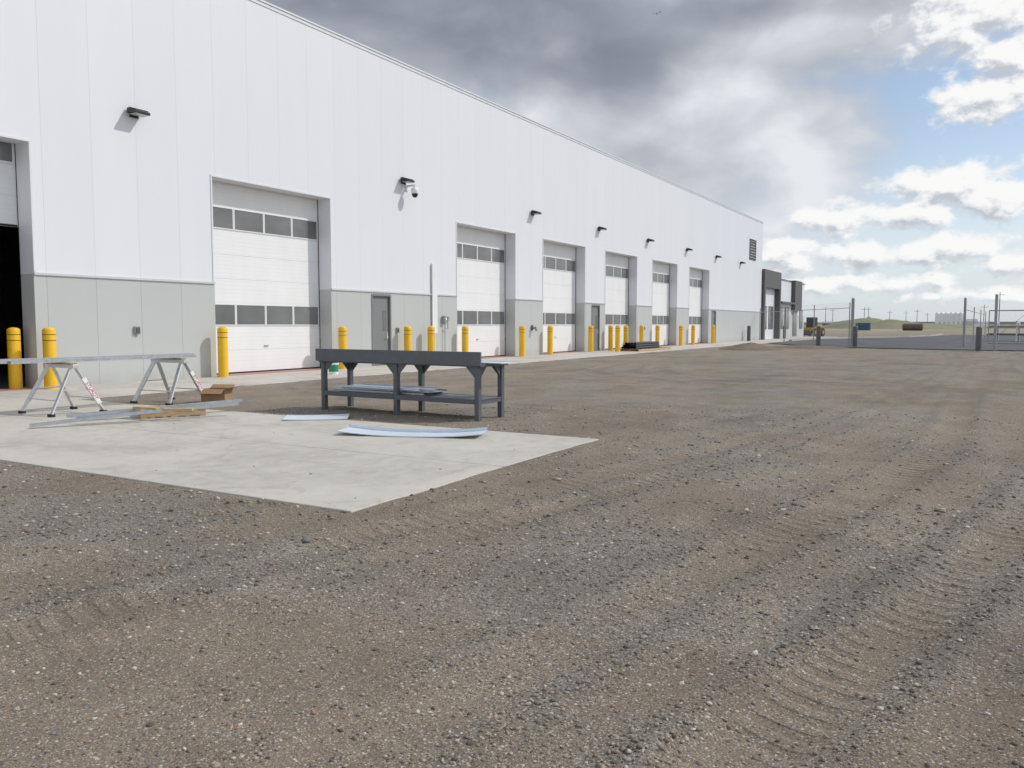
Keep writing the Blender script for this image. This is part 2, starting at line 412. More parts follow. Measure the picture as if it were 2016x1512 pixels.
me.polygons.foreach_set('loop_start', np.arange(len(Fc))*3); me.polygons.foreach_set('loop_total', np.full(len(Fc), 3)); me.update(calc_edges=True)
at = me.attributes.new('tone', 'FLOAT', 'POINT'); at.data.foreach_set('value', np.repeat(rng.random(n), 12).astype(np.float32))
me.materials.append(M['peb'])
o = bpy.data.objects.new('gravel_stones', me); col.objects.link(o); tag(o, 'loose brown and grey stones strewn over the gravel yard', 'gravel', kind='stuff')
print('stones', n)
# ------------------------------------------------------------------ concrete
mb = MB()
yy = -20.
gap = .005
while yy < 99:
    mb.box(-19.08, AX, yy+gap, yy+3.66-gap, -.12, .030); yy += 3.66
tag(mb.build('pavement', M['conc'], bev=.008), 'concrete apron along the foot of the warehouse', 'pavement', kind='structure')
mb = MB()
for x0, x1 in ((-15.29, -9.9), (-9.9, PX1)):
    for y0, y1 in ((PY0, 7.2), (7.2, PY1)):
        mb.box(x0+gap, x1-gap, y0+gap, y1-gap, -.12, .031)
o = mb.build('path', M['conc'], bev=.008); tag(o, 'pale concrete pad jutting into the gravel', 'concrete pad', kind='structure')
mb = MB()
def sheet(pts, z): mb.add([(p[0], p[1], z) for p in pts], [tuple(range(len(pts)))])
sheet([(-15.2, 66), (-10, 57), (-3, 54.5), (6, 53.5), (60, 53), (60, 128), (-4, 128), (-9, 100), (-15.2, 84)], .012)
tag(mb.build('road', M['asph']), 'dark asphalt lot beyond the gravel yard', 'road', kind='structure')
mb = MB()
kp = [(-15.1, 74), (-14.9, 84), (-12.5, 95), (-8.2, 104), (-6.5, 112), (-6.0, 128)]
for a, b in zip(kp, kp[1:]): mb.bar((a[0], a[1], .07), (b[0], b[1], .07), .25, .16)
tag(mb.build('kerb', M['kerb']), 'pale concrete kerb edging the asphalt lot', 'kerb', kind='structure')
# ------------------------------------------------------------------ warehouse
wh = empty('warehouse', (WX, 40, 0), 'long tall white panelled warehouse with a row of overhead doors', 'warehouse')
ORG = (WX, 40, 0)
DW = 4.66
DL = [6.1, 15.74, 27.7, 35.03, 42.35, 49.67, 56.98]
MD = [(22.40, 23.46), (40.55, 41.6), (62.4, 63.5)]
WT = 10.75; WZ = 2.6; TX = -19.1
def wallgrid(z0, z1, name, m, xf, ya0=-30, yb0=78, sides=False):
    ops = [(a, a+DW, 0, 5.5) for a in DL]+[(a, b, 0, 2.52) for a, b in MD]
    inside = [v for o in ops for v in o[:2] if ya0 < v < yb0]
    ysb = sorted(set([ya0, yb0]+inside)); zsb = sorted(set([z0, z1]+[z for o in ops for z in o[2:] if z0 < z < z1]))
    solid = lambda y, z: not any(o[0] < y < o[1] and o[2] < z < o[3] for o in ops)
    b = MB(ORG)
    for i in range(len(ysb)-1):
        for j in range(len(zsb)-1):
            ya, yb, za, zb = ysb[i], ysb[i+1], zsb[j], zsb[j+1]; ym = (ya+yb)/2; zm = (za+zb)/2
            if not solid(ym, zm): continue
            b.add([(xf, ya, za), (xf, yb, za), (xf, yb, zb), (xf, ya, zb)], [(0, 1, 2, 3)])
            b.add([(TX, ya, za), (TX, yb, za), (TX, yb, zb), (TX, ya, zb)], [(3, 2, 1, 0)])
            if (i > 0 and not solid((ysb[i-1]+ya)/2, zm)) or (sides and i == 0): b.add([(xf, ya, za), (TX, ya, za), (TX, ya, zb), (xf, ya, zb)], [(3, 2, 1, 0)])
            if (i < len(ysb)-2 and not solid((ysb[i+2]+yb)/2, zm)) or (sides and i == len(ysb)-2): b.add([(xf, yb, za), (TX, yb, za), (TX, yb, zb), (xf, yb, zb)], [(0, 1, 2, 3)])
            if j > 0 and not solid(ym, (zsb[j-1]+za)/2): b.add([(xf, ya, za), (TX, ya, za), (TX, yb, za), (xf, yb, za)], [(0, 1, 2, 3)])
    return b.build(name, m, wh)
wallgrid(WZ, WT, 'wall', M['wall'], WX)
eds = [-30]+[v for a in DL for v in (a, a+DW)]+[78]
for i in range(0, len(eds), 2):
    w_ = wallgrid(0, WZ-.002, 'wainscot', M['wains'], WX+.006, eds[i], eds[i+1], True)
    b = MB(ORG); b.box(WX+.001, WX+.04, eds[i], eds[i+1], WZ-.02, WZ+.035); b.build('ledge_trim', M['trim'], w_)
for a in DL:   # slim edge trims round the big openings
    b = MB(ORG)
    b.box(WX+.001, WX+.018, a-.05, a-.002, WZ+.05, 5.501); b.box(WX+.001, WX+.018, a+DW+.002, a+DW+.05, WZ+.05, 5.501)
    b.box(WX+.001, WX+.02, a-.05, a+DW+.05, 5.502, 5.55)
    b.build('opening_trim', M['flash'], wh)
b = MB(ORG)
b.box(-60, TX-.3, -30, 78, WT-.4, WT-.05)
b.build('roof', M['roofm'], wh)
b = MB(ORG)
yy = -30
while yy < 78:
    e = min(yy+3, 78.06); b.box(TX-.4, WX+.045, yy+.003, e-.003, WT+.002, WT+.05); b.box(WX+.005, WX+.02, yy+.003, e-.003, WT-.10, WT+.001); yy += 3
b.box(-60, TX, 78.02, 78.09, WT-.1, WT+.12)
b.build('roof_flashing', M['flash'], wh)
b = MB(ORG)
b.add([(WX, 78, 0), (-60, 78, 0), (-60, 78, WT), (WX, 78, WT)], [(0, 1, 2, 3)])
b.add([(WX, -30, 0), (-60, -30, 0), (-60, -30, WT), (WX, -30, WT)], [(3, 2, 1, 0)])
b.add([(-60, -30, 0), (-60, 78, 0), (-60, 78, WT), (-60, -30, WT)], [(3, 2, 1, 0)])
b.build('end_wall', M['wall'], wh)
b = MB(ORG)
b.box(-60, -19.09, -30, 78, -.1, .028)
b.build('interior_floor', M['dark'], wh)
b = MB(ORG)
for a in (3.0, 6.6, 9.4, 12.2):
    b.box(-31, -30.4, a, a+.25, .03, 8)
for z in (1.0, 2.4, 3.8): b.box(-31.01, -30.2, 2.4, 13, z, z+.12)
b.build('interior_racking', M['grey'], wh)
SEC = 5.5/8
def overhead(y0, lift=0.):
    fx = TX-.03
    pm = MB((0, 0, 0)); zr = (2, 6)
    for i in range(8): pm.box(-.05, 0, .0, DW+.0, i*SEC+.003, (i+1)*SEC-.003)
    pm.box(-.045, -.014, 0.01, DW-.01, .01, 5.48)
    d = pm.build('overhead_door', M['door'], wh, bev=.004)
    d.location = (fx-WX, y0-40, .03+lift)
    for i in zr:
        z0 = i*SEC+.06; z1 = (i+1)*SEC-.06
        n = 4; mg = .07; gp = .075; w = (DW-2*mg-(n-1)*gp)/n
        for q in range(n):
            a = mg+q*(w+gp); t = .03
            fr = MB()
            fr.box(.001, .018, a-t, a+w+t, z0-t, z0); fr.box(.001, .018, a-t, a+w+t, z1, z1+t)
            fr.box(.001, .018, a-t, a, z0, z1); fr.box(.001, .018, a+w, a+w+t, z0, z1)
            fr.build('window_frame', M['white'], d)
            pn = MB(); pn.box(.001, .007, a+.001, a+w-.001, z0+.001, z1-.001); pn.build('window_pane', M['glass'], d)
    sl = MB(); sl.box(.002, .015, .02, DW-.02, .005, .05); sl.build('bottom_seal', M['rubber'], d)
    hd = MB(); hd.box(.002, .03, DW/2-.08, DW/2+.08, .78, .81); hd.build('lift_handle', M['grey'], d)
    return d
d0 = None
for i, a in enumerate(DL):
    if i == 0: overhead(a, 3.63)
    elif d0 is None: d0 = overhead(a)
    else:
        c = copy_tree(d0, wh); c.location = (TX-.03-WX, a-40, .03)
for a in DL:
    b = MB(ORG); b.box(-19.07, WX+.12, a+.02, a+DW-.02, .032, .042); b.build('threshold', M['redfloor'], wh)
for a, e in MD:
    b = MB(ORG); xf = WX-.05; b.box(xf-.05, xf, a+.06, e-.06, .05, 2.45); d = b.build('entry_door', M['doorgrey'], wh, bev=.004)
    b = MB(ORG); b.box(xf+.001, WX+.03, a-.0, a+.055, .03, 2.51); b.box(xf+.001, WX+.03, e-.055, e, .03, 2.51); b.box(xf+.001, WX+.03, a+.056, e-.056, 2.455, 2.51); b.build('door_frame', M['doorgrey'], d)
    b = MB(ORG); b.box(xf+.002, xf+.01, e-.38, e-.22, 1.25, 1.95); b.build('window_pane', M['glass'], d)
    b = MB(ORG); b.cyl((xf, e-.15, 1.02), (xf+.07, e-.15, 1.02), .012); b.bar((xf+.07, e-.15, 1.02), (xf+.07, e-.28, 1.02), .02, .02); b.box(xf+.001, xf+.012, e-.18, e-.12, .95, 1.2); b.build('handle', M['alu'], d)
    b = MB(ORG); b.box(WX-.45, WX-.12, a, e, 0, 2.52); b.build('door_backing', M['doorgrey'], wh)
# louvre
ya, za = W(1476, 471); yb, zb = W(1487, 512)
b = MB(ORG); b.box(WX+.01, WX+.06, ya, ya+.08, zb, za); b.box(WX+.01, WX+.06, yb-.08, yb, zb, za); b.box(WX+.003, WX+.009, ya, yb, zb, za)
b.box(WX+.01, WX+.06, ya, yb, za+.001, za+.06); b.box(WX+.01, WX+.06, ya, yb, zb-.06, zb-.001)
lv = b.build('vent_louvre', M['dgrey'], wh)
b = MB(ORG); k_ = 7
for i in range(k_):
    z = zb+(i+.5)*(za-zb)/k_; b.bar((WX+.045, ya+.08, z), (WX+.045, yb-.08, z), .07, .03, (0.6, 0, 1))
b.build('louvre_blades', M['flash'], lv)
# ------------------------------------------------------------------ wall lights
def wall_light():
    r = empty('wall_light', (0, 0, 0))
    b = MB(); b.box(0.002, .06, -.11, .11, -.10, .10); b.build('back_plate', M['black'], r, bev=.01)
    b = MB()
    b.add([(.05, -.22, -.02), (.38, -.22, -.045), (.38, .22, -.045), (.05, .22, -.02), (.05, -.20, .11), (.38, -.20, .02), (.38, .20, .02), (.05, .20, .11)],
          [(3,2,1,0),(4,5,6,7),(0,1,5,4),(1,2,6,5),(2,3,7,6),(3,0,4,7)])
    h = b.build('housing', M['black'], r, bev=.008)
    b = MB()
    for i in range(9):
        y = -.17+i*.0425; b.add([(.08, y-.006, .10), (.34, y-.006, .028), (.34, y+.006, .028), (.08, y+.006, .10), (.08, y-.006, .13), (.34, y-.006, .055), (.34, y+.006, .055), (.08, y+.006, .13)],
          [(3,2,1,0),(4,5,6,7),(0,1,5,4),(1,2,6,5),(2,3,7,6),(3,0,4,7)])
    b.build('cooling_fins', M['black'], h)
    b = MB(); b.box(.11, .36, -.18, .18, -.062, -.046); b.build('lens', M['lens'], r)
    return r
LP = [(262, 224), (793, 357), (1048, 420), (1179, 451), (1275, 474), (1352, 492), (1410, 506), (1458, 518)]
LL = ['black wall light nearest the camera, left of the second overhead door', 'black wall light directly above the dome camera', 'black wall light just right of the third overhead door',
      'fourth black wall light from the left', 'fifth black wall light from the left', 'sixth black wall light from the left', 'second last black wall light before the vent louvre', 'black wall light closest to the vent louvre']
wl = wall_light()
for i, ((a, b_), l) in enumerate(zip(LP, LL)):
    o = wl if i == 0 else copy_tree(wl); y, z = W(a, b_); o.location = (WX, y, z); tag(o, l, 'wall light', 'black lights along the warehouse wall')
# dome camera
y, z = W(800, 370)
r = empty('security_camera', (WX, y, z), 'white dome security camera on a bracket under the second wall light', 'security camera')
O = (WX, y, z)
b = MB(O); b.box(WX+.002, WX+.05, y-.08, y+.08, z-.1, z+.12); b.bar((WX+.04, y, z+.06), (WX+.38, y, z+.06), .06, .06); b.cyl((WX+.38, y, z+.09), (WX+.38, y, z-.02), .035); b.build('bracket', M['white'], r, bev=.005)
b = MB(O); b.lathe((WX+.38, y, z-.24), [(.12, 0), (.135, .05), (.13, .15), (.10, .21), (.04, .24)], 24); b.build('camera_housing', M['white'], r)
b = MB(O); b.lathe((WX+.38, y, z-.24), [(.001, -.14), (.06, -.125), (.095, -.08), (.115, -.02), (.118, 0)], 24); b.build('dome', M['skin_glass'], r)
# ------------------------------------------------------------------ service items on the wall
def wallbox(px, py, w, h, label, m='grey', name='outlet_box'):
    y, z = W(px, py); r = empty(name, (WX, y, z), label, 'outlet box')
    b = MB((WX, y, z)); b.box(WX+.008, WX+.07, y-w/2, y+w/2, z-h/2, z+h/2); b.build('box', M[m], r, bev=.006)
    b = MB((WX, y, z)); b.box(WX+.071, WX+.085, y-w*.36, y+w*.36, z-h*.38, z+h*.38); b.build('cover', M['dgrey'], r, bev=.003)
    b = MB((WX, y, z)); b.cyl((WX+.03, y, z-h/2), (WX+.03, y, z-h/2-.06), .014); b.build('fitting', M['alu'], r)
wallbox(268, 650, .15, .19, 'small grey outlet box on the grey wall panel behind the sawhorses')
wallbox(781, 650, .12, .18, 'small outlet box just right of the nearest grey entry door')
def bib(px, py, label):
    y, z = W(px, py); r = empty('hose_connection', (WX, y, z), label, 'hose connection', 'hose connections between the overhead doors')
    b = MB((WX, y, z)); b.cyl((WX, y, z), (WX+.22, y, z), .05); b.cyl((WX, y, z), (WX+.03, y, z), .13, n=20); b.build('pipe_stub', M['dgrey'], r)
    b = MB((WX, y, z)); b.cyl((WX+.2, y, z), (WX+.26, y, z-.14), .06); b.cyl((WX+.15, y-.12, z+.02), (WX+.15, y+.12, z+.02), .04); b.build('coupling', M['grey'], r)
bib(1047, 645, 'dark hose connection on the wall right of the third overhead door')
bib(1262, 644, 'dark hose connection on the wall right of the fifth overhead door')
y0, z0 = W(853, 519); y1, z1 = W(857, 656)
r = empty('wall_duct', (WX, y0, z1), 'tall white square duct on the wall between door and meter', 'duct'); O = (WX, y0, z1)
b = MB(O); b.box(WX+.03, WX+.08, y0-.17, y0+.15, z1, z0); b.build('duct', M['white'], r, bev=.004)
b = MB(O); b.box(WX+.009, WX+.029, y0-.03, y0+.03, z1+.1, z0-.1); b.build('mounting_rail', M['white'], r)
b = MB(O); b.cyl((WX+.06, y0, .032), (WX+.06, y0, z1), .03); b.build('riser_pipe', M['white'], r)
yg, zg = W(872, 610)
r = empty('gas_meter', (WX+.2, yg, .03), 'small grey meter with thin pipes fixed to wall beside the white duct', 'meter'); O = (WX+.2, yg, .03)
b = MB(O); b.box(WX+.02, WX+.16, yg-.11, yg+.07, 1.52, 1.8); b.box(WX+.02, WX+.14, yg+.14, yg+.27, 1.62, 1.78); b.build('meter_body', M['grey'], r, bev=.02)
b = MB(O); b.cyl((WX+.09, yg, .2), (WX+.09, yg, 1.53), .016); b.cyl((WX+.09, yg+.2, 1.3), (WX+.09, yg+.2, 1.63), .016); b.cyl((WX+.09, yg, 1.3), (WX+.09, yg+.2, 1.3), .016); b.build('pipes', M['grey'], r)
b = MB(O); b.cyl((WX+.161, yg-.02, 1.68), (WX+.18, yg-.02, 1.68), .05, n=20); b.build('dial', M['white'], r)
b = MB(O); b.box(WX+.02, WX+.45, yg-.25, yg+.3, .032, .2); b.build('base', M['kerb'], r, bev=.01)
# ------------------------------------------------------------------ bollards
def bollard(m, bands=True, h=1.38, rr=.135):
    r = empty('bollard', (0, 0, 0))
    prof = [(rr, 0), (rr, h-.07)]+[(rr*math.cos(t), h-.07+.07*math.sin(t)) for t in (R(15), R(30), R(45), R(60), R(75), R(86))]
    b = MB(); b.lathe((0, 0, 0), prof, 32); b.build('post', M[m], r)
    if bands:
        for z in (h-.17, h-.30):
            b = MB(); b.lathe((0, 0, z), [(rr+.003, 0), (rr+.003, .014)], 32); b.build('band', M['band'], r)
    return r
yb_ = bollard('yellow')
BX = -18.25
def onrow(px):
    d = ray(px, 700); t = BX/d[0]; return (BX, d[1]*t, .03)
BL = [((-18.9, 10.43, .03), 'yellow bollard at the far left edge by the open doorway'),
      (onrow(98), 'yellow bollard behind the left sawhorse'), (onrow(439), 'yellow bollard left of the nearest closed overhead door'),
      (onrow(675), 'yellow bollard behind the left end of the steel bench'), (onrow(803), 'yellow bollard right of the nearest grey entry door'),
      (onrow(849), 'yellow bollard in front of the white wall duct'), (onrow(916), 'yellow bollard left of the third overhead door'),
      (onrow(1028), 'yellow bollard right of the third overhead door'), (onrow(1083), 'yellow bollard left of the fourth overhead door'),
      (onrow(1163), 'yellow bollard between the fourth overhead door and second entry door'), (onrow(1202), 'yellow bollard left of the fifth overhead door, set against the wall'),
      (tuple(G(1216, 692, .03)), 'taller looking yellow bollard standing forward of the wall row beside the pipe pallet'), (tuple(G(1232, 690, .03)), 'yellow bollard at the left end of the black pipe bundle'),
      (onrow(1263), 'yellow bollard just behind the black pipe bundle'), (onrow(1294), 'yellow bollard left of the sixth overhead door at the right end of the pipes'),
      (onrow(1340), 'yellow bollard right of the sixth overhead door'), (onrow(1364), 'yellow bollard left of the farthest overhead door'), (onrow(1403), 'farthest yellow bollard, right of the last overhead door')]
for i, (p, l) in enumerate(BL):
    o = yb_ if i == 0 else copy_tree(yb_); o.location = p; tag(o, l, 'bollard', 'yellow bollards along the warehouse apron')
gb = bollard('dgrey', False, 1.35, .15)
GL = [(G(1440, 673), 'dark grey bollard near the far corner of the warehouse, left of the pair'), (G(1474, 672), 'dark grey bollard at the warehouse corner beside the dirt heap'), (G(1544, 667), 'dark grey bollard in front of the low office'),
      (G(1611, 681), 'dark grey bollard left of the tall gate post'), (G(1683, 683), 'dark grey bollard right of the tall gate post'), (G(1926, 691), 'dark grey bollard beside the sliding gate at the right')]
for i, (p, l) in enumerate(GL):
    o = gb if i == 0 else copy_tree(gb); o.location = p; tag(o, l, 'bollard', 'dark grey bollards round the yard entrance')
# ------------------------------------------------------------------ workbench
brz = R(-2.2); bl = Vector((-10.0, 10.66, .0))
r = empty('workbench', bl, 'dark grey steel workbench with lower shelf and raised board along its top', 'workbench', rz=brz)
b = MB(); b.box(-.05, 3.35, .015, .78, .83, .88); b.build('table_top', M['bench'], r, bev=.004)
b = MB(); b.box(-.08, 3.36, -.025, .012, .85, 1.06); b.build('upright_board', M['bench'], r, bev=.004)
LW = .08
for x in (0, 1.62, 3.22):
    for y in (.02, .66):
        b = MB(); b.box(x, x+LW, y, y+LW, .0, .828); b.build('leg', M['bench'], r, bev=.004)
b = MB(); b.box(-.005, 3.305, LW+.025, .655, .32, .335)
for y0_, y1_ in ((.012, .095), (.665, .745)):
    for x0, x1 in ((LW+.001, 1.618), (1.62+LW+.001, 3.218)): b.box(x0, x1, y0_, y1_, .26, .337)
for x0, x1 in ((.005, .06), (3.24, 3.295)): b.box(x0, x1, LW+.025, .655, .26, .319)
b.build('shelf', M['bench'], r, bev=.003)
for x, s in ((LW, 1), (1.62, -1), (1.62+LW, 1), (3.22, -1)):
    for y in (.05, .72):
        b = MB(); b.tri_plate((x, y, .828), (x+.17*s, y, .828), (x, y, .65), .02); b.build('gusset', M['bench'], r)
for x in (.03, 3.27):
    b = MB(); b.tri_plate((x, .101, .828), (x, .27, .828), (x, .101, .65), .02); b.build('gusset', M['bench'], r)
    b = MB(); b.tri_plate((x, .659, .828), (x, .49, .828), (x, .659, .65), .02); b.build('gusset', M['bench'], r)
BR = Matrix.Translation(bl) @ Matrix.Rotation(brz, 4, 'Z')
def sheetmetal(Mx, L, Wd, fl, name, label, m='sheet', sag=0., fl2=None):
    """folded sheet: flat pan with flanges along its long sides; sag lifts the ends"""
    fl2 = fl if fl2 is None else fl2
    b = MB(); n = 16; t = .003; vs = []
    prof = [(-Wd/2, fl), (-Wd/2, 0), (Wd/2, 0), (Wd/2, fl2)]
    prof2 = [(Wd/2-t, fl2), (Wd/2-t, t), (-Wd/2+t, t), (-Wd/2+t, fl)]
    P = prof+prof2; m_ = len(P)
    for i in range(n+1):
        x = L*i/n; zz = sag*abs(2*i/n-1)**2.5
        for (yy_, z_) in P: vs.append(Mx @ Vector((x, yy_, z_+zz+.002)))
    fs = [(i*m_+k, i*m_+(k+1) % m_, (i+1)*m_+(k+1) % m_, (i+1)*m_+k) for i in range(n) for k in range(m_)]
    fs += [(0, 7, 6, 1), (1, 6, 5, 2), (2, 5, 4, 3)]
    e = n*m_; fs += [(e, e+1, e+6, e+7), (e+1, e+2, e+5, e+6), (e+2, e+3, e+4, e+5)]
    b.o = Mx.translation.copy(); b.add(vs, fs)
    o = b.build(name, M[m]); return tag(o, label, 'metal sheet')
T = Matrix.Translation; RZ = lambda a: Matrix.Rotation(R(a), 4, 'Z')
for i, (x, y, a, l) in enumerate(((.30, .39, 0, 'bottom sheet of the metal stack on the bench shelf'), (.36, .41, 1.2, 'second sheet up in the metal stack on the bench shelf'), (.25, .38, -1, 'top sheet of the metal stack on the bench shelf'))):
    sheetmetal(BR @ T((x, y, .338+i*.036)) @ RZ(a), 1.85, .5, .03, 'metal_sheet', l, 'galv' if i < 2 else 'sheet')
sheetmetal(BR @ T((2.42, .39, .882)) @ RZ(2), 1.2, .55, .012, 'metal_sheet', 'folded blue-white sheet on the bench top overhanging its right end', 'sheet')
# sheets on the pad
P0 = G(675, 853, .03); P1 = G(952, 860, .03); ang = math.degrees(math.atan2(P1.y-P0.y, P1.x-P0.x))
sheetmetal(T(P0+Vector((0, .0, .002))) @ RZ(ang), (P1-P0).length, .46, .012, 'metal_sheet', 'long blue-white sheet with upturned ends lying nearest on the concrete pad', 'sheet', .05, .045)
P0 = G(560, 824, .03); P1 = G(686, 822, .03); ang = math.degrees(math.atan2(P1.y-P0.y, P1.x-P0.x))
sheetmetal(T(P0+Vector((0, .0, .002))) @ RZ(ang), (P1-P0).length, .66, .012, 'metal_sheet', 'short blue-white sheet flat on the pad left of the bench', 'sheet', .01)
# ------------------------------------------------------------------ sawhorses
def text_mesh(s, size, name, m, parent, Mx):
    cu = bpy.data.curves.new(name, 'FONT'); cu.body = s; cu.size = size; cu.align_x = 'CENTER'; cu.align_y = 'CENTER'; cu.extrude = .0005
    o = bpy.data.objects.new(name, cu); col.objects.link(o)
    dg = bpy.context.evaluated_depsgraph_get(); me = bpy.data.meshes.new_from_object(o.evaluated_get(dg)); bpy.data.objects.remove(o)
    me.transform(Mx); me.materials.clear(); me.materials.append(M[m]); q = bpy.data.objects.new(name, me); col.objects.link(q); q.parent = parent; return q
def sawhorse():
    r = empty('sawhorse', (0, 0, 0))
    zt = .80
    b = MB(); b.box(-.44, .44, -.045, .045, zt-.06, zt); b.build('beam', M['alu'], r, bev=.004)
    for sx in (-1, 1):
        for sy in (-1, 1):
            top = Vector((sx*.35, sy*.03, zt-.03)); ft = Vector((sx*.46, sy*.42, .03))
            b = MB(); b.bar(top, ft, .09, .022, (0, 1, .4)); lg = b.build('leg', M['alu'], r, bev=.003)
            b = MB(); b.box(ft.x-.06, ft.x+.06, ft.y-.035, ft.y+.035, 0, .04); b.build('foot', M['rubber'], lg, bev=.004)
            if sx == 1 and sy == 1:
                d = (ft-top).normalized()
                c = top.lerp(ft, .55); side = Vector((1, 0, 0)); side = (side-d*side.dot(d)).normalized()
                yv = side.cross(d).normalized()
                Mx = Matrix(((d.x, yv.x, side.x, 0), (d.y, yv.y, side.y, 0), (d.z, yv.z, side.z, 0), (0, 0, 0, 1)))
                Mx.translation = c+side*.051
                b = MB(); hp = Mx @ Vector((-.24, -.0, -.004)); hq = Mx @ Vector((.24, 0, -.004)); b.bar(hp, hq, .07, .003, side); b.build('label_strip', M['white'], lg)
                text_mesh('STURDY', .085, 'lettering', 'red', lg, Mx)
    for sx in (-1, 1):
        b = MB(); b.bar((sx*.41, -.23, .40), (sx*.41, .23, .40), .04, .02); b.build('cross_brace', M['alu'], r)
    for sy in (-1, 1):
        b = MB(); b.bar((-.43, sy*.31, .24), (.43, sy*.31, .24), .035, .02); b.build('leg_rung', M['alu'], r)
    b = MB(); b.box(-.38, .38, -.06, .06, zt+.001, zt+.025); b.build('wooden_pad', M['oldwood'], r, bev=.003)
    return r
s1 = sawhorse(); s1.location = (-13.12, 7.98, .032); s1.rotation_euler.z = R(-4); tag(s1, 'left aluminium sawhorse under the long metal tracks', 'sawhorse', 'aluminium sawhorses')
s2 = copy_tree(s1); s2.location = (-13.15, 10.05, .032); s2.rotation_euler.z = R(3); s2['label'] = 'right aluminium sawhorse under the long metal tracks, next to the cardboard box'
def track(p0, p1, w, h, label, up=True, m='galv'):
    p0 = Vector(p0); p1 = Vector(p1); d = (p1-p0).normalized(); a = d.cross(Vector((0, 0, 1))).normalized(); t = .004
    b = MB(p0); b.bar(p0, p1, w, t); s = h/2 if up else -h/2
    for q in (-1, 1): b.bar(p0+a*q*(w/2-t/2)+Vector((0, 0, s)), p1+a*q*(w/2-t/2)+Vector((0, 0, s)), t, h-t-.001)
    return tag(b.build('metal_track', M[m]), label, 'metal track')
TZ = .032+.80+.026
track((-13.42, 7.0, TZ+.07), (-13.18, 10.55, TZ+.07), .22, .067, 'wide galvanised track lying across both sawhorses, nearest the warehouse', False)
track((-13.12, 7.15, TZ+.05), (-12.92, 10.42, TZ+.05), .13, .047, 'narrow galvanised track across both sawhorses, nearest the camera', False)
# ------------------------------------------------------------------ small pallet with studs
def pallet(loc, L, Wd, rz, label, m='wood', n=6):
    r = empty('pallet', loc, label, 'pallet', rz=rz)
    for i in range(n):
        x = -L/2+.05+i*(L-.1)/(n-1); b = MB(); b.box(x-.045, x+.045, -Wd/2, Wd/2, .102, .122); b.build('deck_board', M[m], r, bev=.002)
    for y in (-Wd/2+.03, 0, Wd/2-.03):
        b = MB(); b.box(-L/2, L/2, y-.02, y+.02, .018, .101); b.build('runner', M[m], r, bev=.002)
    for x in (-L/2+.05, 0, L/2-.05):
        b = MB(); b.box(x-.045, x+.045, -Wd/2, Wd/2, 0, .017); b.build('bottom_board', M[m], r)
    return r
pallet(tuple(G(328, 820, .032)+Vector((-.15, .2, 0))), .95, .8, R(58), 'pale wooden pallet on the concrete pad under the metal studs')
gz = G
track(gz(132, 822, .10), gz(478, 790, .19), .10, .045, 'longest galvanised stud across the small pallet, upper of the three', True)
track(gz(58, 841, .05), gz(300, 812, .17), .08, .045, 'galvanised stud with its near end resting on the concrete', True)
track(gz(150, 827, .10), gz(470, 797, .20), .07, .045, 'galvanised stud beside the longest one on the small pallet', True)
for k_, (a, c, l) in enumerate(((gz(266, 802, .20), gz(312, 805, .20), 'short pine offcut on the small pallet, left piece'), (gz(322, 806, .20), gz(380, 806, .20), 'short pine offcut on the small pallet, right piece'))):
    b = MB(a); b.bar(a, c, .09, .035); tag(b.build('wood_offcut', M['wood'], bev=.002), l, 'wood offcut')
# cardboard box
p = G(428, 790, .032)
r = empty('cardboard_box', p, 'open brown cardboard box on the ground beside the right sawhorse', 'cardboard box', rz=R(20))
b = MB(); b.box(-.24, .24, -.16, -.155, 0, .24); b.box(-.24, .24, .155, .16, 0, .24); b.box(-.24, -.235, -.154, .154, 0, .24); b.box(.235, .24, -.154, .154, 0, .24); b.box(-.234, .234, -.154, .154, 0, .006); b.build('carton', M['card'], r)
b = MB(); b.box(-.23, .23, -.15, .15, .007, .10); b.build('contents', M['cardin'], r, bev=.01)
for sx in (-1, 1):
    b = MB(); b.bar((sx*.24, 0, .24), (sx*.37, 0, .275 if sx > 0 else .20), .30, .004, (0, 0, 1)); b.build('flap', M['card'], r)
for sy in (-1, 1):
    b = MB(); b.bar((0, sy*.16, .241), (0, sy*.26, .30 if sy > 0 else .16), .46, .004); b.build('flap', M['card'], r)
# pail
p = G(657, 737, .031)
r = empty('pail', p, 'white pail with green band standing on the apron behind the bench', 'pail')
b = MB(); b.lathe((0, 0, 0), [(.13, 0), (.15, .36)], 28); b.build('bucket', M['white'], r)
b = MB(); b.lathe((0, 0, .08), [(.1385, 0), (.1475, .2)], 28); b.build('label_band', M['green'], r)
b = MB(); b.lathe((0, 0, .34), [(.156, 0), (.160, .03), (.14, .035)], 28); b.build('lid', M['green'], r)
# ------------------------------------------------------------------ pallets of pipes
pc = (-16.75, 43.9, .031)
pallet(pc, 5.0, 1.1, R(90), 'long timber pallet under the black pipes on the apron', 'wood', 9)
for row in range(3):
    for q in range(7-row):
        x = pc[0]-.40+(q+row*.5)*.128; z = .155+.064+row*.110; j = random.uniform(-.15, .15)
        b = MB((x, 41.5, z)); b.cyl((x, 41.45+j, z), (x, 45.0+j, z), .062, n=14, caps=False); b.cyl((x, 41.46+j, z), (x, 44.99+j, z), .050, n=14, caps=False)
        tag(b.build('pipe', M['pipe']), 'black pipe in the bundle stacked on the long timber pallet', 'pipe', 'black pipes stacked on the timber pallet')
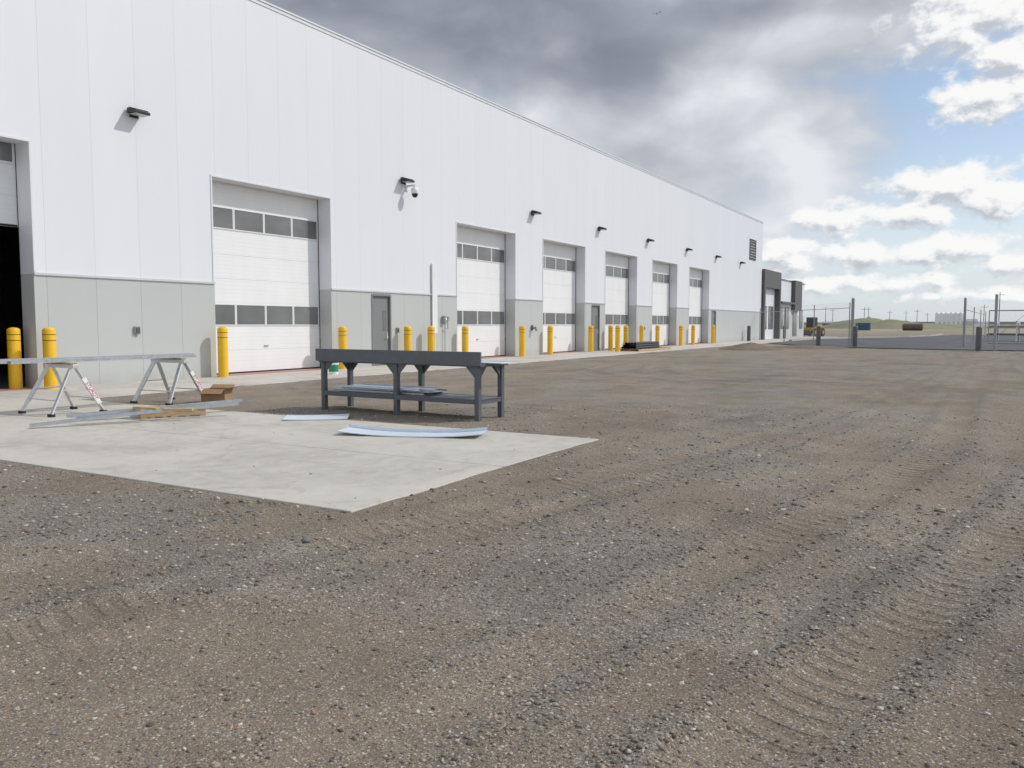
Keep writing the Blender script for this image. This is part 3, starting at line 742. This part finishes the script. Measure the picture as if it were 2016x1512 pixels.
# dirt heap
def mound(c, rx, ry, h, name, m, s, label, cat, kind, n=34):
    b = MB(c); vs = []; fs = []
    for j in range(n+1):
        for i in range(n+1):
            x = -1+2*i/n; y = -1+2*j/n; d = math.hypot(x, y)
            e = max(0, 1-d)**.8; nz = float(fbm(np.array([x*2.2+5]), np.array([y*2.2+3]), s, 4)[0])
            vs.append((c[0]+x*rx, c[1]+y*ry, c[2]+h*e*(.35+1.3*nz)-.04*(1 if d > .98 else 0)))
    for j in range(n):
        for i in range(n): a = j*(n+1)+i; fs.append((a, a+1, a+n+2, a+n+1))
    b.add(vs, fs, True); return tag(b.build(name, m), label, cat, kind=kind)
M['dirt'] = mat('heaped_dirt', (.17, .135, .10), .95, 0, .35, 2., .8, .05)
M['hill'] = mat('grassy_berm', (.22, .215, .13), .95, 0, .25, .05, .3, .3, (1, 1, 1), .6)
M['ridge'] = mat('distant_ridge', (.26, .265, .24), .95, 0, .2, .01, 0)
mound((-12.5, 50.2, -.03), 1.9, 2.4, .36, 'dirt_pile', M['dirt'], 3, 'low heap of brown dirt at the end of the apron', 'dirt pile', None)
mound((-10.0, 54.5, -.03), 3.0, 1.8, .22, 'dirt_pile', M['dirt'], 5, 'flatter spread of brown dirt behind the first heap, before the asphalt', 'dirt pile', None)
# ------------------------------------------------------------------ office
OF = (WX, 88, 0)
of = empty('office_building', OF, 'low office with charcoal clad blocks and white walls adjoining the warehouse', 'office building')
b = MB(OF); b.box(-34, WX-.25, 78.1, 85.0, 0, 6.3); b.box(-34, WX-.1, 85.01, 98.5, 2.4, 5.95); b.build('wall', M['wall'], of)
b = MB(OF); b.box(-34, WX-.08, 85.02, 98.52, 0, 2.395); b.build('lower_wall', M['wains'], of)
b = MB(OF); b.box(WX-.24, WX+.25, 78.12, 85.02, 4.9, 6.55); b.box(WX-.24, WX+.25, 78.12, 78.6, 0, 4.895); b.box(WX-.24, WX+.25, 84.5, 85.02, 0, 4.895); b.build('cladding', M['clad'], of)
b = MB(OF); b.box(WX-.3, WX+.3, 91.6, 95.2, 2.9, 6.1); b.build('cladding', M['clad'], of)
b = MB(OF); b.box(WX-.09, WX+.35, 85.3, 91.5, 3.55, 3.75); b.box(WX-.09, WX+.0, 85.02, 98.5, 5.96, 6.03); b.build('canopy', M['dgrey'], of)
for y0_, y1_, z0_, z1_ in ((79.5, 81.2, 1., 3.2), (82, 83.8, 1., 3.2), (86, 87.6, 1, 3.2), (88.6, 90.4, 1, 3.2), (92.4, 94.4, .2, 2.8), (96, 97.6, 1., 3.0)):
    xf = WX-.03 if y0_ > 85 else WX-.2
    b = MB(OF); b.box(xf-.04, xf, y0_, y1_, z0_, z1_); w_ = b.build('window', M['dgrey'], of)
    b = MB(OF); b.box(xf+.002, xf+.01, y0_+.07, (y0_+y1_)/2-.03, z0_+.07, z1_-.07); b.box(xf+.002, xf+.01, (y0_+y1_)/2+.03, y1_-.07, z0_+.07, z1_-.07); b.build('pane', M['glass'], w_)
# ------------------------------------------------------------------ fences and gate
def fence(pts, h, label, mesh=True, rails=(1.,), cat='fence', name='fence', wires=True, cap=.35):
    r = empty(name, (pts[0][0], pts[0][1], 0), label, cat); O = (pts[0][0], pts[0][1], 0)
    for p in pts:
        b = MB(O); b.cyl((p[0], p[1], -.02), (p[0], p[1], h+cap), .035, n=12); b.build('post', M['grey'], r)
    for a, c in zip(pts, pts[1:]):
        b = MB(O)
        for k in rails: b.cyl((a[0], a[1], h*k), (c[0], c[1], h*k), .022, n=8)
        b.build('rail', M['grey'], r)
        if wires:
            b = MB(O)
            for k in (.12, .24, .34): b.cyl((a[0], a[1], h+k), (c[0], c[1], h+k), .004, n=5)
            b.build('barbed_wire', M['grey'], r)
        if mesh:
            L = math.hypot(c[0]-a[0], c[1]-a[1]); m_ = MB(); m_.add([(0, 0, .05), (L, 0, .05), (L, 0, h), (0, 0, h)], [(0, 1, 2, 3)])
            o = m_.build('chain_link', M['link'], r); o.location = (a[0]-O[0], a[1]-O[1], 0); o.rotation_euler.z = math.atan2(c[1]-a[1], c[0]-a[0])
    return r
gp = G(1671, 682)
fence([(-18.2, 76.), (-14.9, 70.5), (-11.5, 64.5), (gp.x, gp.y)], 2.55, 'chain link fence run from the office corner to the tall gate post', rails=(1.,))
b = MB(gp); b.cyl((gp.x+.2, gp.y-.1, 0), (gp.x+.2, gp.y-.1, 3.15), .10, n=16); b.cyl((gp.x+.2, gp.y-.1, 3.15), (gp.x+.2, gp.y-.1, 3.22), .11, .02, n=16)
tag(b.build('gate_post', M['grey']), 'tall thick grey steel gate post in the middle of the entrance', 'gate post')
A = G(1897, 684); B = G(1958, 690)
for p, l in ((A, 'tall grey gate post left of the sliding gate'), (B, 'tall grey gate post in front of the sliding gate')):
    b = MB(p); b.cyl((p.x, p.y, 0), (p.x, p.y, 3.1), .075, n=16); b.cyl((p.x, p.y, 3.1), (p.x, p.y, 3.16), .085, .02, n=16); tag(b.build('gate_post', M['grey']), l, 'gate post')
g0 = G(1945, 683); g1 = Vector((g0.x+9, g0.y-.6, 0)); O = (g0.x, g0.y, 0)
r = empty('sliding_gate', O, 'grey tubular sliding gate with chain link at the right edge', 'gate')
b = MB(O)
for z in (.25, 1.35, 2.35): b.cyl((g0.x, g0.y, z), (g1.x, g1.y, z), .035, n=8)
for t in (0, .25, .5, .75, 1):
    q = g0.lerp(g1, t); b.cyl((q.x, q.y, .25), (q.x, q.y, 2.35), .03, n=8)
b.build('frame', M['grey'], r)
for t in (0, .25, .5):
    a = g0.lerp(g1, t); c = g0.lerp(g1, t+.25); b = MB(O); b.cyl((a.x, a.y, .25), (c.x, c.y, 2.35), .012, n=6); b.build('tension_rod', M['grey'], r)
m_ = MB(); L = (g1-g0).length; m_.add([(0, 0, .25), (L, 0, .25), (L, 0, 2.35), (0, 0, 2.35)], [(0, 1, 2, 3)]); o = m_.build('chain_link', M['link'], r); o.rotation_euler.z = math.atan2(g1.y-g0.y, g1.x-g0.x)
fence([(A.x, A.y), (A.x+.3, A.y+12), (A.x+.6, A.y+24), (A.x+.9, A.y+36)], 2.4, 'chain link fence running back from the sliding gate', rails=(1.,))
# steel rack loaded with long dark sections, behind the sliding gate
p = G(1998, 672)
r = empty('storage_rack', p, 'pale steel storage rack loaded with long dark sections behind the sliding gate', 'storage rack', rz=R(-12))
for x in (-1.4, .2, 1.8):
    for y in (-.5, .5):
        b = MB(); b.box(x-.05, x+.05, y-.05, y+.05, 0, 1.75); b.build('upright', M['flash'], r)
    for z in (.45, 1.05, 1.6):
        b = MB(); b.box(x-.04, x+.04, -.449, .449, z-.05, z+.05); b.build('cross_arm', M['flash'], r)
for z in (.45, 1.05):
    b = MB()
    for i in range(5): y = -.36+i*.18; b.box(-2.1+.1*(i % 3), 2.5-.12*(i % 2), y-.06, y+.06, z+.055, z+.055+.12+.05*(i % 2))
    b.build('stored_sections', M['dgrey'] if z < 1 else M['grey'], r)
# ------------------------------------------------------------------ far things
p = G(1600, 662)
r = empty('telehandler', p, 'small orange and black loader parked beside the office', 'loader', rz=R(-15))
b = MB(); b.box(-.65, .65, -1.6, 1.2, .55, 1.05); b.box(-.6, .6, .2, 1.5, 1.051, 1.35); b.build('body', M['orange'], r, bev=.05)
b = MB(); b.box(-.5, .5, -.8, .19, 1.06, 2.3); cb = b.build('cab', M['black'], r, bev=.05)
b = MB(); b.box(-.42, .42, -.815, -.805, 1.25, 2.15); b.build('windscreen', M['skin_glass'], cb)
for sx in (-1, 1):
    for y in (-1.1, .9):
        b = MB(); b.cyl((sx*.66, y, .5), (sx*.9, y, .5), .5, n=24); w_ = b.build('wheel', M['rubber'], r, bev=.03)
        b = MB(); b.cyl((sx*.88, y, .5), (sx*.92, y, .5), .25, n=16); b.build('rim', M['orange'], w_)
    b = MB(); b.bar((sx*.58, .6, 1.4), (sx*.58, -1.9, .6), .1, .16); b.build('lift_arm', M['orange'], r)
b = MB(); b.add([(-.9, -2.4, .12), (.9, -2.4, .12), (.9, -1.8, .15), (-.9, -1.8, .15), (-.9, -1.75, .75), (.9, -1.75, .75)], [(0, 1, 2, 3), (3, 2, 5, 4), (0, 3, 4), (1, 5, 2)]); b.build('bucket', M['dgrey'], r)
p = AT(1699, 641, 200); p.z = 0
r = empty('shipping_container', p, 'blue container standing in the far field', 'container', rz=R(20))
b = MB(); b.box(-1.3, 1.3, -1.2, 1.2, .1, 1.7)
b.build('container_body', M['blue'], r, bev=.03)
b = MB()
for i in range(9): b.box(-1.2+i*.26, -1.12+i*.26, -1.26, -1.201, .25, 1.55)
b.build('corrugation', M['blue'], r)
b = MB(); b.box(-1.32, 1.32, -1.25, 1.25, 1.71, 1.8); b.build('roof_rail', M['grey'], r)
p = AT(1797, 642, 210); p.z = .8
b = MB(p); b.cyl(p+Vector((-2.0, 0, 0)), p+Vector((2.0, 0, 0)), .8, n=24); b.cyl(p+Vector((-2.15, 0, 0)), p+Vector((-2.0, 0, 0)), .4, .8, n=24); b.cyl(p+Vector((2.0, 0, 0)), p+Vector((2.15, 0, 0)), .8, .4, n=24)
tag(b.build('storage_tank', M['rust']), 'rusty brown horizontal tank in the far field', 'tank')
for i in range(6):
    p = AT(1845+i*9.4, 636, 400); p.z = 0
    r = empty('grain_bin', p, ['leftmost', 'second from left', 'third from left', 'fourth from left', 'fifth from left', 'rightmost'][i]+' of the six pale grain bins on the horizon', 'grain bin', 'pale grain bins on the horizon')
    b = MB(); b.lathe((0, 0, 0), [(.86, 0), (.86, 6.0)], 20); b.build('bin_wall', M['bin'], r)
    b = MB(); b.lathe((0, 0, 6.0), [(.90, 0), (.12, .7)], 20); b.build('bin_roof', M['bin'], r)
for (px, w, h, l, m) in ((1912, 4, 3.6, 'pale small shed right of the grain bins', 'beige'), (1928, 6, 2.6, 'long low pale shed on the right horizon', 'bin'), (1640, 9, 2.6, 'dark low shed on the left horizon', 'dgrey')):
    p = AT(px, 638, 400); p.z = 0
    r = empty('shed', p, l, 'shed', rz=R(10)); b = MB(); b.box(-w/2, w/2, -3, 3, 0, h*.7); b.build('wall', M[m], r)
    b = MB(); b.add([(-w/2-.2, -3.2, h*.7), (w/2+.2, -3.2, h*.7), (w/2+.2, 3.2, h*.7), (-w/2-.2, 3.2, h*.7), (-w/2-.2, 0, h), (w/2+.2, 0, h)], [(0, 1, 5, 4), (2, 3, 4, 5), (0, 4, 3), (1, 2, 5)]); b.build('roof', M['grey'], r)
# utility poles
PL = [(1626, 604, 520), (1640, 607, 560), (1702, 605, 520), (1710, 605, 560), (1752, 612, 640), (1784, 613, 660), (1806, 609, 600), (1826, 616, 700), (1938, 600, 480), (1969, 575, 420)]
PLL = ['leftmost utility pole on the horizon', 'second utility pole on the horizon from left', 'left pole of the close pair above the blue container', 'right pole of the close pair above the blue container',
       'utility pole above the left slope of the green berm', 'utility pole above the rusty tank', 'utility pole just right of the rusty tank', 'short utility pole left of the grain bins',
       'utility pole just right of the grain bins', 'tallest utility pole, at the right above the sliding gate']
for (px, py, d), l in zip(PL, PLL):
    top = AT(px, py, d); O = (top.x, top.y, 0)
    r = empty('utility_pole', O, l, 'utility pole', 'utility poles on the horizon')
    b = MB(O); b.cyl((O[0], O[1], 0), top, .2, .13, n=8); b.build('pole', M['farwood'], r)
    b = MB(O); b.bar(top+Vector((-2.0, 0, -1.2)), top+Vector((2.0, 0, -1.2)), .16, .16); b.build('cross_arm', M['farwood'], r)
# hills
def hill(px, d, rx, ry, h, s, label):
    c = AT(px, 638, d); mound((c.x, c.y, -.3), rx, ry, h, 'hill', M['hill'], s, label, 'hill', 'structure', 40)
hill(1710, 330, 18, 25, 4.2, 7, 'low grassy berm behind the blue container'); hill(1765, 300, 20, 22, 2.8, 9, 'low grassy berm behind the rusty tank'); hill(1640, 420, 30, 25, 2.2, 12, 'low grassy berm near the office')
hill(1830, 360, 25, 22, 2.0, 15, 'low grassy berm left of the grain bins'); hill(1960, 420, 40, 30, 1.8, 18, 'low grassy berm behind the gate')
b = MB(); vs = []; n = 120
for i in range(n+1):
    a = R(-60+i*1.5); d = 3800; hh = 3+12*float(fbm(np.array([i*.12]), np.array([0.]), 50, 4)[0])
    vs += [(math.sin(a)*d, math.cos(a)*d, -5), (math.sin(a)*d, math.cos(a)*d, hh), (math.sin(a)*(d+600), math.cos(a)*(d+600), hh*.8)]
b.add(vs, [(i*3, i*3+3, i*3+4, i*3+1) for i in range(n)]+[(i*3+1, i*3+4, i*3+5, i*3+2) for i in range(n)], True)
tag(b.build('terrain', M['ridge']), 'low dark ridge along the horizon', 'ridge', kind='structure')
# bird
p = AT(1293, 27, 60)
b = MB(p); b.add([p+Vector(v) for v in ((0, -.16, 0), (.03, 0, .03), (0, .2, 0), (-.03, 0, .03), (0, 0, -.04), (.32, -.05, .10), (.26, .08, .09), (-.32, -.05, .10), (-.26, .08, .09))],
      [(0, 1, 3), (1, 2, 3), (0, 4, 1), (1, 4, 2), (2, 4, 3), (3, 4, 0), (1, 5, 6), (3, 8, 7)])
tag(b.build('bird', M['black']), 'small dark bird flying in the grey cloud', 'bird')
# ------------------------------------------------------------------ light
SUN = Vector((.44, .38, .52)).normalized()
el = math.asin(SUN.z); az = math.atan2(SUN.x, SUN.y)
sd = bpy.data.lights.new('sun', 'SUN'); sd.energy = 2.4; sd.angle = R(1.); sd.color = (1, .955, .885)
so = bpy.data.objects.new('sun', sd); col.objects.link(so); so.rotation_euler = SUN.to_track_quat('Z', 'Y').to_euler()
w = bpy.data.worlds.new('World'); bpy.context.scene.world = w; w.use_nodes = True; nt = w.node_tree; nt.nodes.clear(); k = NT(nt, '2D')
sky = k.node('ShaderNodeTexSky', sky_type='NISHITA'); sky.sun_disc = False; sky.sun_elevation = el; sky.sun_rotation = az
sky.air_density = 1.0; sky.dust_density = .8; sky.ozone_density = 1.5
bg0 = k.node('ShaderNodeBackground'); nt.links.new(sky.outputs[0], bg0.inputs[0]); bg0.inputs[1].default_value = .12
dv = k.node('ShaderNodeTexCoord').outputs['Generated']
sp = k.node('ShaderNodeSeparateXYZ'); k.setin(sp.inputs[0], dv)
AZ = k.math('MULTIPLY', k.math('ARCTAN2', sp.outputs[0], sp.outputs[1]), 57.2958)
EL = k.math('MULTIPLY', k.math('ARCSINE', sp.outputs[2]), 57.2958)
cb = k.node('ShaderNodeCombineXYZ'); k.setin(cb.inputs[0], AZ); k.setin(cb.inputs[1], EL); PV = cb.outputs[0]
def sk(px, py):
    d = Vector(ray(px, py)).normalized(); return math.degrees(math.atan2(d.x, d.y)), math.degrees(math.asin(d.z))
def blobs(k, P, L):
    out = None
    for px, py, rx, ry, s in L:
        c = sk(px, py); a1 = sk(px+rx, py); e1 = sk(px, py-ry)
        v = k.vmath('SUBTRACT', P, (c[0], c[1], 0)); v = k.vmath('MULTIPLY', v, (1/abs(a1[0]-c[0]), 1/abs(e1[1]-c[1]), 0))
        d = k.math('MULTIPLY', k.math('SUBTRACT', 1., k.vmath('LENGTH', v)), s)
        out = d if out is None else k.math('SMOOTH_MAX', out, d, .15)
    return out
# veil of pale grey cloud
vb = blobs(k, PV, [(300, 100, 1300, 700, 1.3), (1200, 350, 640, 330, 1.4), (1500, 60, 600, 230, 1.3), (1560, 280, 300, 240, 1.1)])
vn2 = k.noise(k.mapping(PV, (1, 1.7, 1), (9, 4, 0)), .12, 5, .48, .2)
va = k.smooth(k.math('ADD', vb, k.math('MULTIPLY', k.math('SUBTRACT', vn2, .5), 1.5)), -.10, .75)
vcol = k.ramp(k.math('ADD', vn2, k.smooth(EL, 6., 16., .08, -.06)), [(.28, (.46, .49, .54)), (.5, (.61, .64, .69)), (.70, (.80, .82, .86))])
bgv = k.node('ShaderNodeBackground'); k.setin(bgv.inputs[0], vcol)
# dark storm cloud
db = blobs(k, PV, [(980, 40, 470, 170, 1.2), (700, -60, 540, 260, 1.2), (1170, 120, 300, 120, 1.), (1500, 10, 360, 80, .6), (200, -300, 1200, 420, .9)])
dn = k.noise(k.mapping(PV, (1, 1.7, 1), (3, 7, 0)), .12, 6, .52, .3)
da = k.smooth(k.math('ADD', db, k.math('MULTIPLY', k.math('SUBTRACT', dn, .5), 1.1)), -.12, .80)
dcol = k.ramp(k.math('ADD', k.math('MULTIPLY', dn, .6), k.math('MULTIPLY', vn2, .4)), [(.34, (.215, .24, .295)), (.50, (.27, .295, .355)), (.66, (.37, .395, .45))])
bgd = k.node('ShaderNodeBackground'); k.setin(bgd.inputs[0], dcol)
# cumulus: a node group evaluated twice, the second time a step towards the sun
gt = bpy.data.node_groups.new('cumulus_density', 'ShaderNodeTree')
gt.interface.new_socket('P', in_out='INPUT', socket_type='NodeSocketVector'); gt.interface.new_socket('D', in_out='OUTPUT', socket_type='NodeSocketFloat')
gi = gt.nodes.new('NodeGroupInput'); go = gt.nodes.new('NodeGroupOutput'); gk = NT(gt, '2D')
CU = [(1960, 190, 130, 60, 1.1), (1990, 110, 80, 55, 1.), (1930, 20, 170, 100, 1.), (1850, 365, 130, 48, 1.2), (1980, 385, 100, 60, 1.2), (1650, 430, 90, 36, 1.), (1800, 420, 100, 32, .9),
      (1540, 505, 90, 42, 1.1), (1700, 500, 130, 30, .9), (1870, 490, 160, 34, 1.), (1990, 520, 90, 32, .9), (1760, 555, 150, 20, .8), (1600, 560, 110, 20, .7), (1910, 580, 150, 18, .7)]
bb = blobs(gk, gi.outputs[0], CU)
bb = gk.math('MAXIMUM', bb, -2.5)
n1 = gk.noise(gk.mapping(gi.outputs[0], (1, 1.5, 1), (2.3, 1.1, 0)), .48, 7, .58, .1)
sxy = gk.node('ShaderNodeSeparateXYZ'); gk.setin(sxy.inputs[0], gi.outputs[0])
side = gk.smooth(gk.math('ABSOLUTE', gk.math('ADD', sxy.outputs[0], 30.)), 36., 60., -2.5, .12)   # unseen bright cloud added outside the camera view to fill the shadows
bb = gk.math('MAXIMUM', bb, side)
dd_ = gk.math('ADD', bb, gk.math('MULTIPLY', gk.math('SUBTRACT', n1, .5), 2.2))
gt.links.new(dd_, go.inputs[0])
def dens(P):
    g = k.node('ShaderNodeGroup'); g.node_tree = gt; k.setin(g.inputs[0], P); return g.outputs[0]
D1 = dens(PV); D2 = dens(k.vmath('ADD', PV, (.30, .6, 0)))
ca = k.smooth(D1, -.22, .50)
df = k.math('SUBTRACT', D1, D2)
shade = k.smooth(k.math('SUBTRACT', df, k.math('MULTIPLY', D1, .10)), -.65, .15)
ccol = k.ramp(shade, [(.0, (.54, .57, .62)), (.5, (.76, .78, .81)), (1., (.95, .95, .945))])
bgc = k.node('ShaderNodeBackground'); k.setin(bgc.inputs[0], ccol)
# low streaks and haze near the horizon
sn = k.noise(k.mapping(PV, (.35, 2.0, 1), (4, 0, 0)), .50, 5, .55)
sa = k.math('MULTIPLY', k.smooth(sn, .42, .66), k.smooth(EL, 0.5, 11., .95, .0))
hz = k.smooth(EL, 0., 14, .75, 0.12)
sa = k.math('MAXIMUM', sa, hz)
scol = k.ramp(k.smooth(EL, 0, 7), [(0, (.66, .74, .82)), (1, (.76, .83, .91))])
bgs = k.node('ShaderNodeBackground'); k.setin(bgs.inputs[0], scol)
cur = bg0.outputs[0]
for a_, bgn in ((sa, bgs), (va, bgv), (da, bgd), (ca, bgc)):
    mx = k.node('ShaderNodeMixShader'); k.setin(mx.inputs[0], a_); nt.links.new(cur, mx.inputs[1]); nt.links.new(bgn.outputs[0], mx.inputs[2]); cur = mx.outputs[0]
wo = k.node('ShaderNodeOutputWorld'); nt.links.new(cur, wo.inputs[0])
w.cycles.sampling_method = 'MANUAL'; w.cycles.sample_map_resolution = 256
# ------------------------------------------------------------------ camera
cd = bpy.data.cameras.new('camera'); cd.sensor_width = 36; cd.lens = F_/2016*36; cd.clip_end = 8000; cd.clip_start = .1
co = bpy.data.objects.new('camera', cd); col.objects.link(co); co.location = (0, 0, H); co.rotation_euler = (R(90)-TH, 0, YAW)
bpy.context.scene.camera = co
vs_ = bpy.context.scene.view_settings; vs_.view_transform = 'Standard'; vs_.look = 'None'; vs_.exposure = 0; vs_.gamma = 1
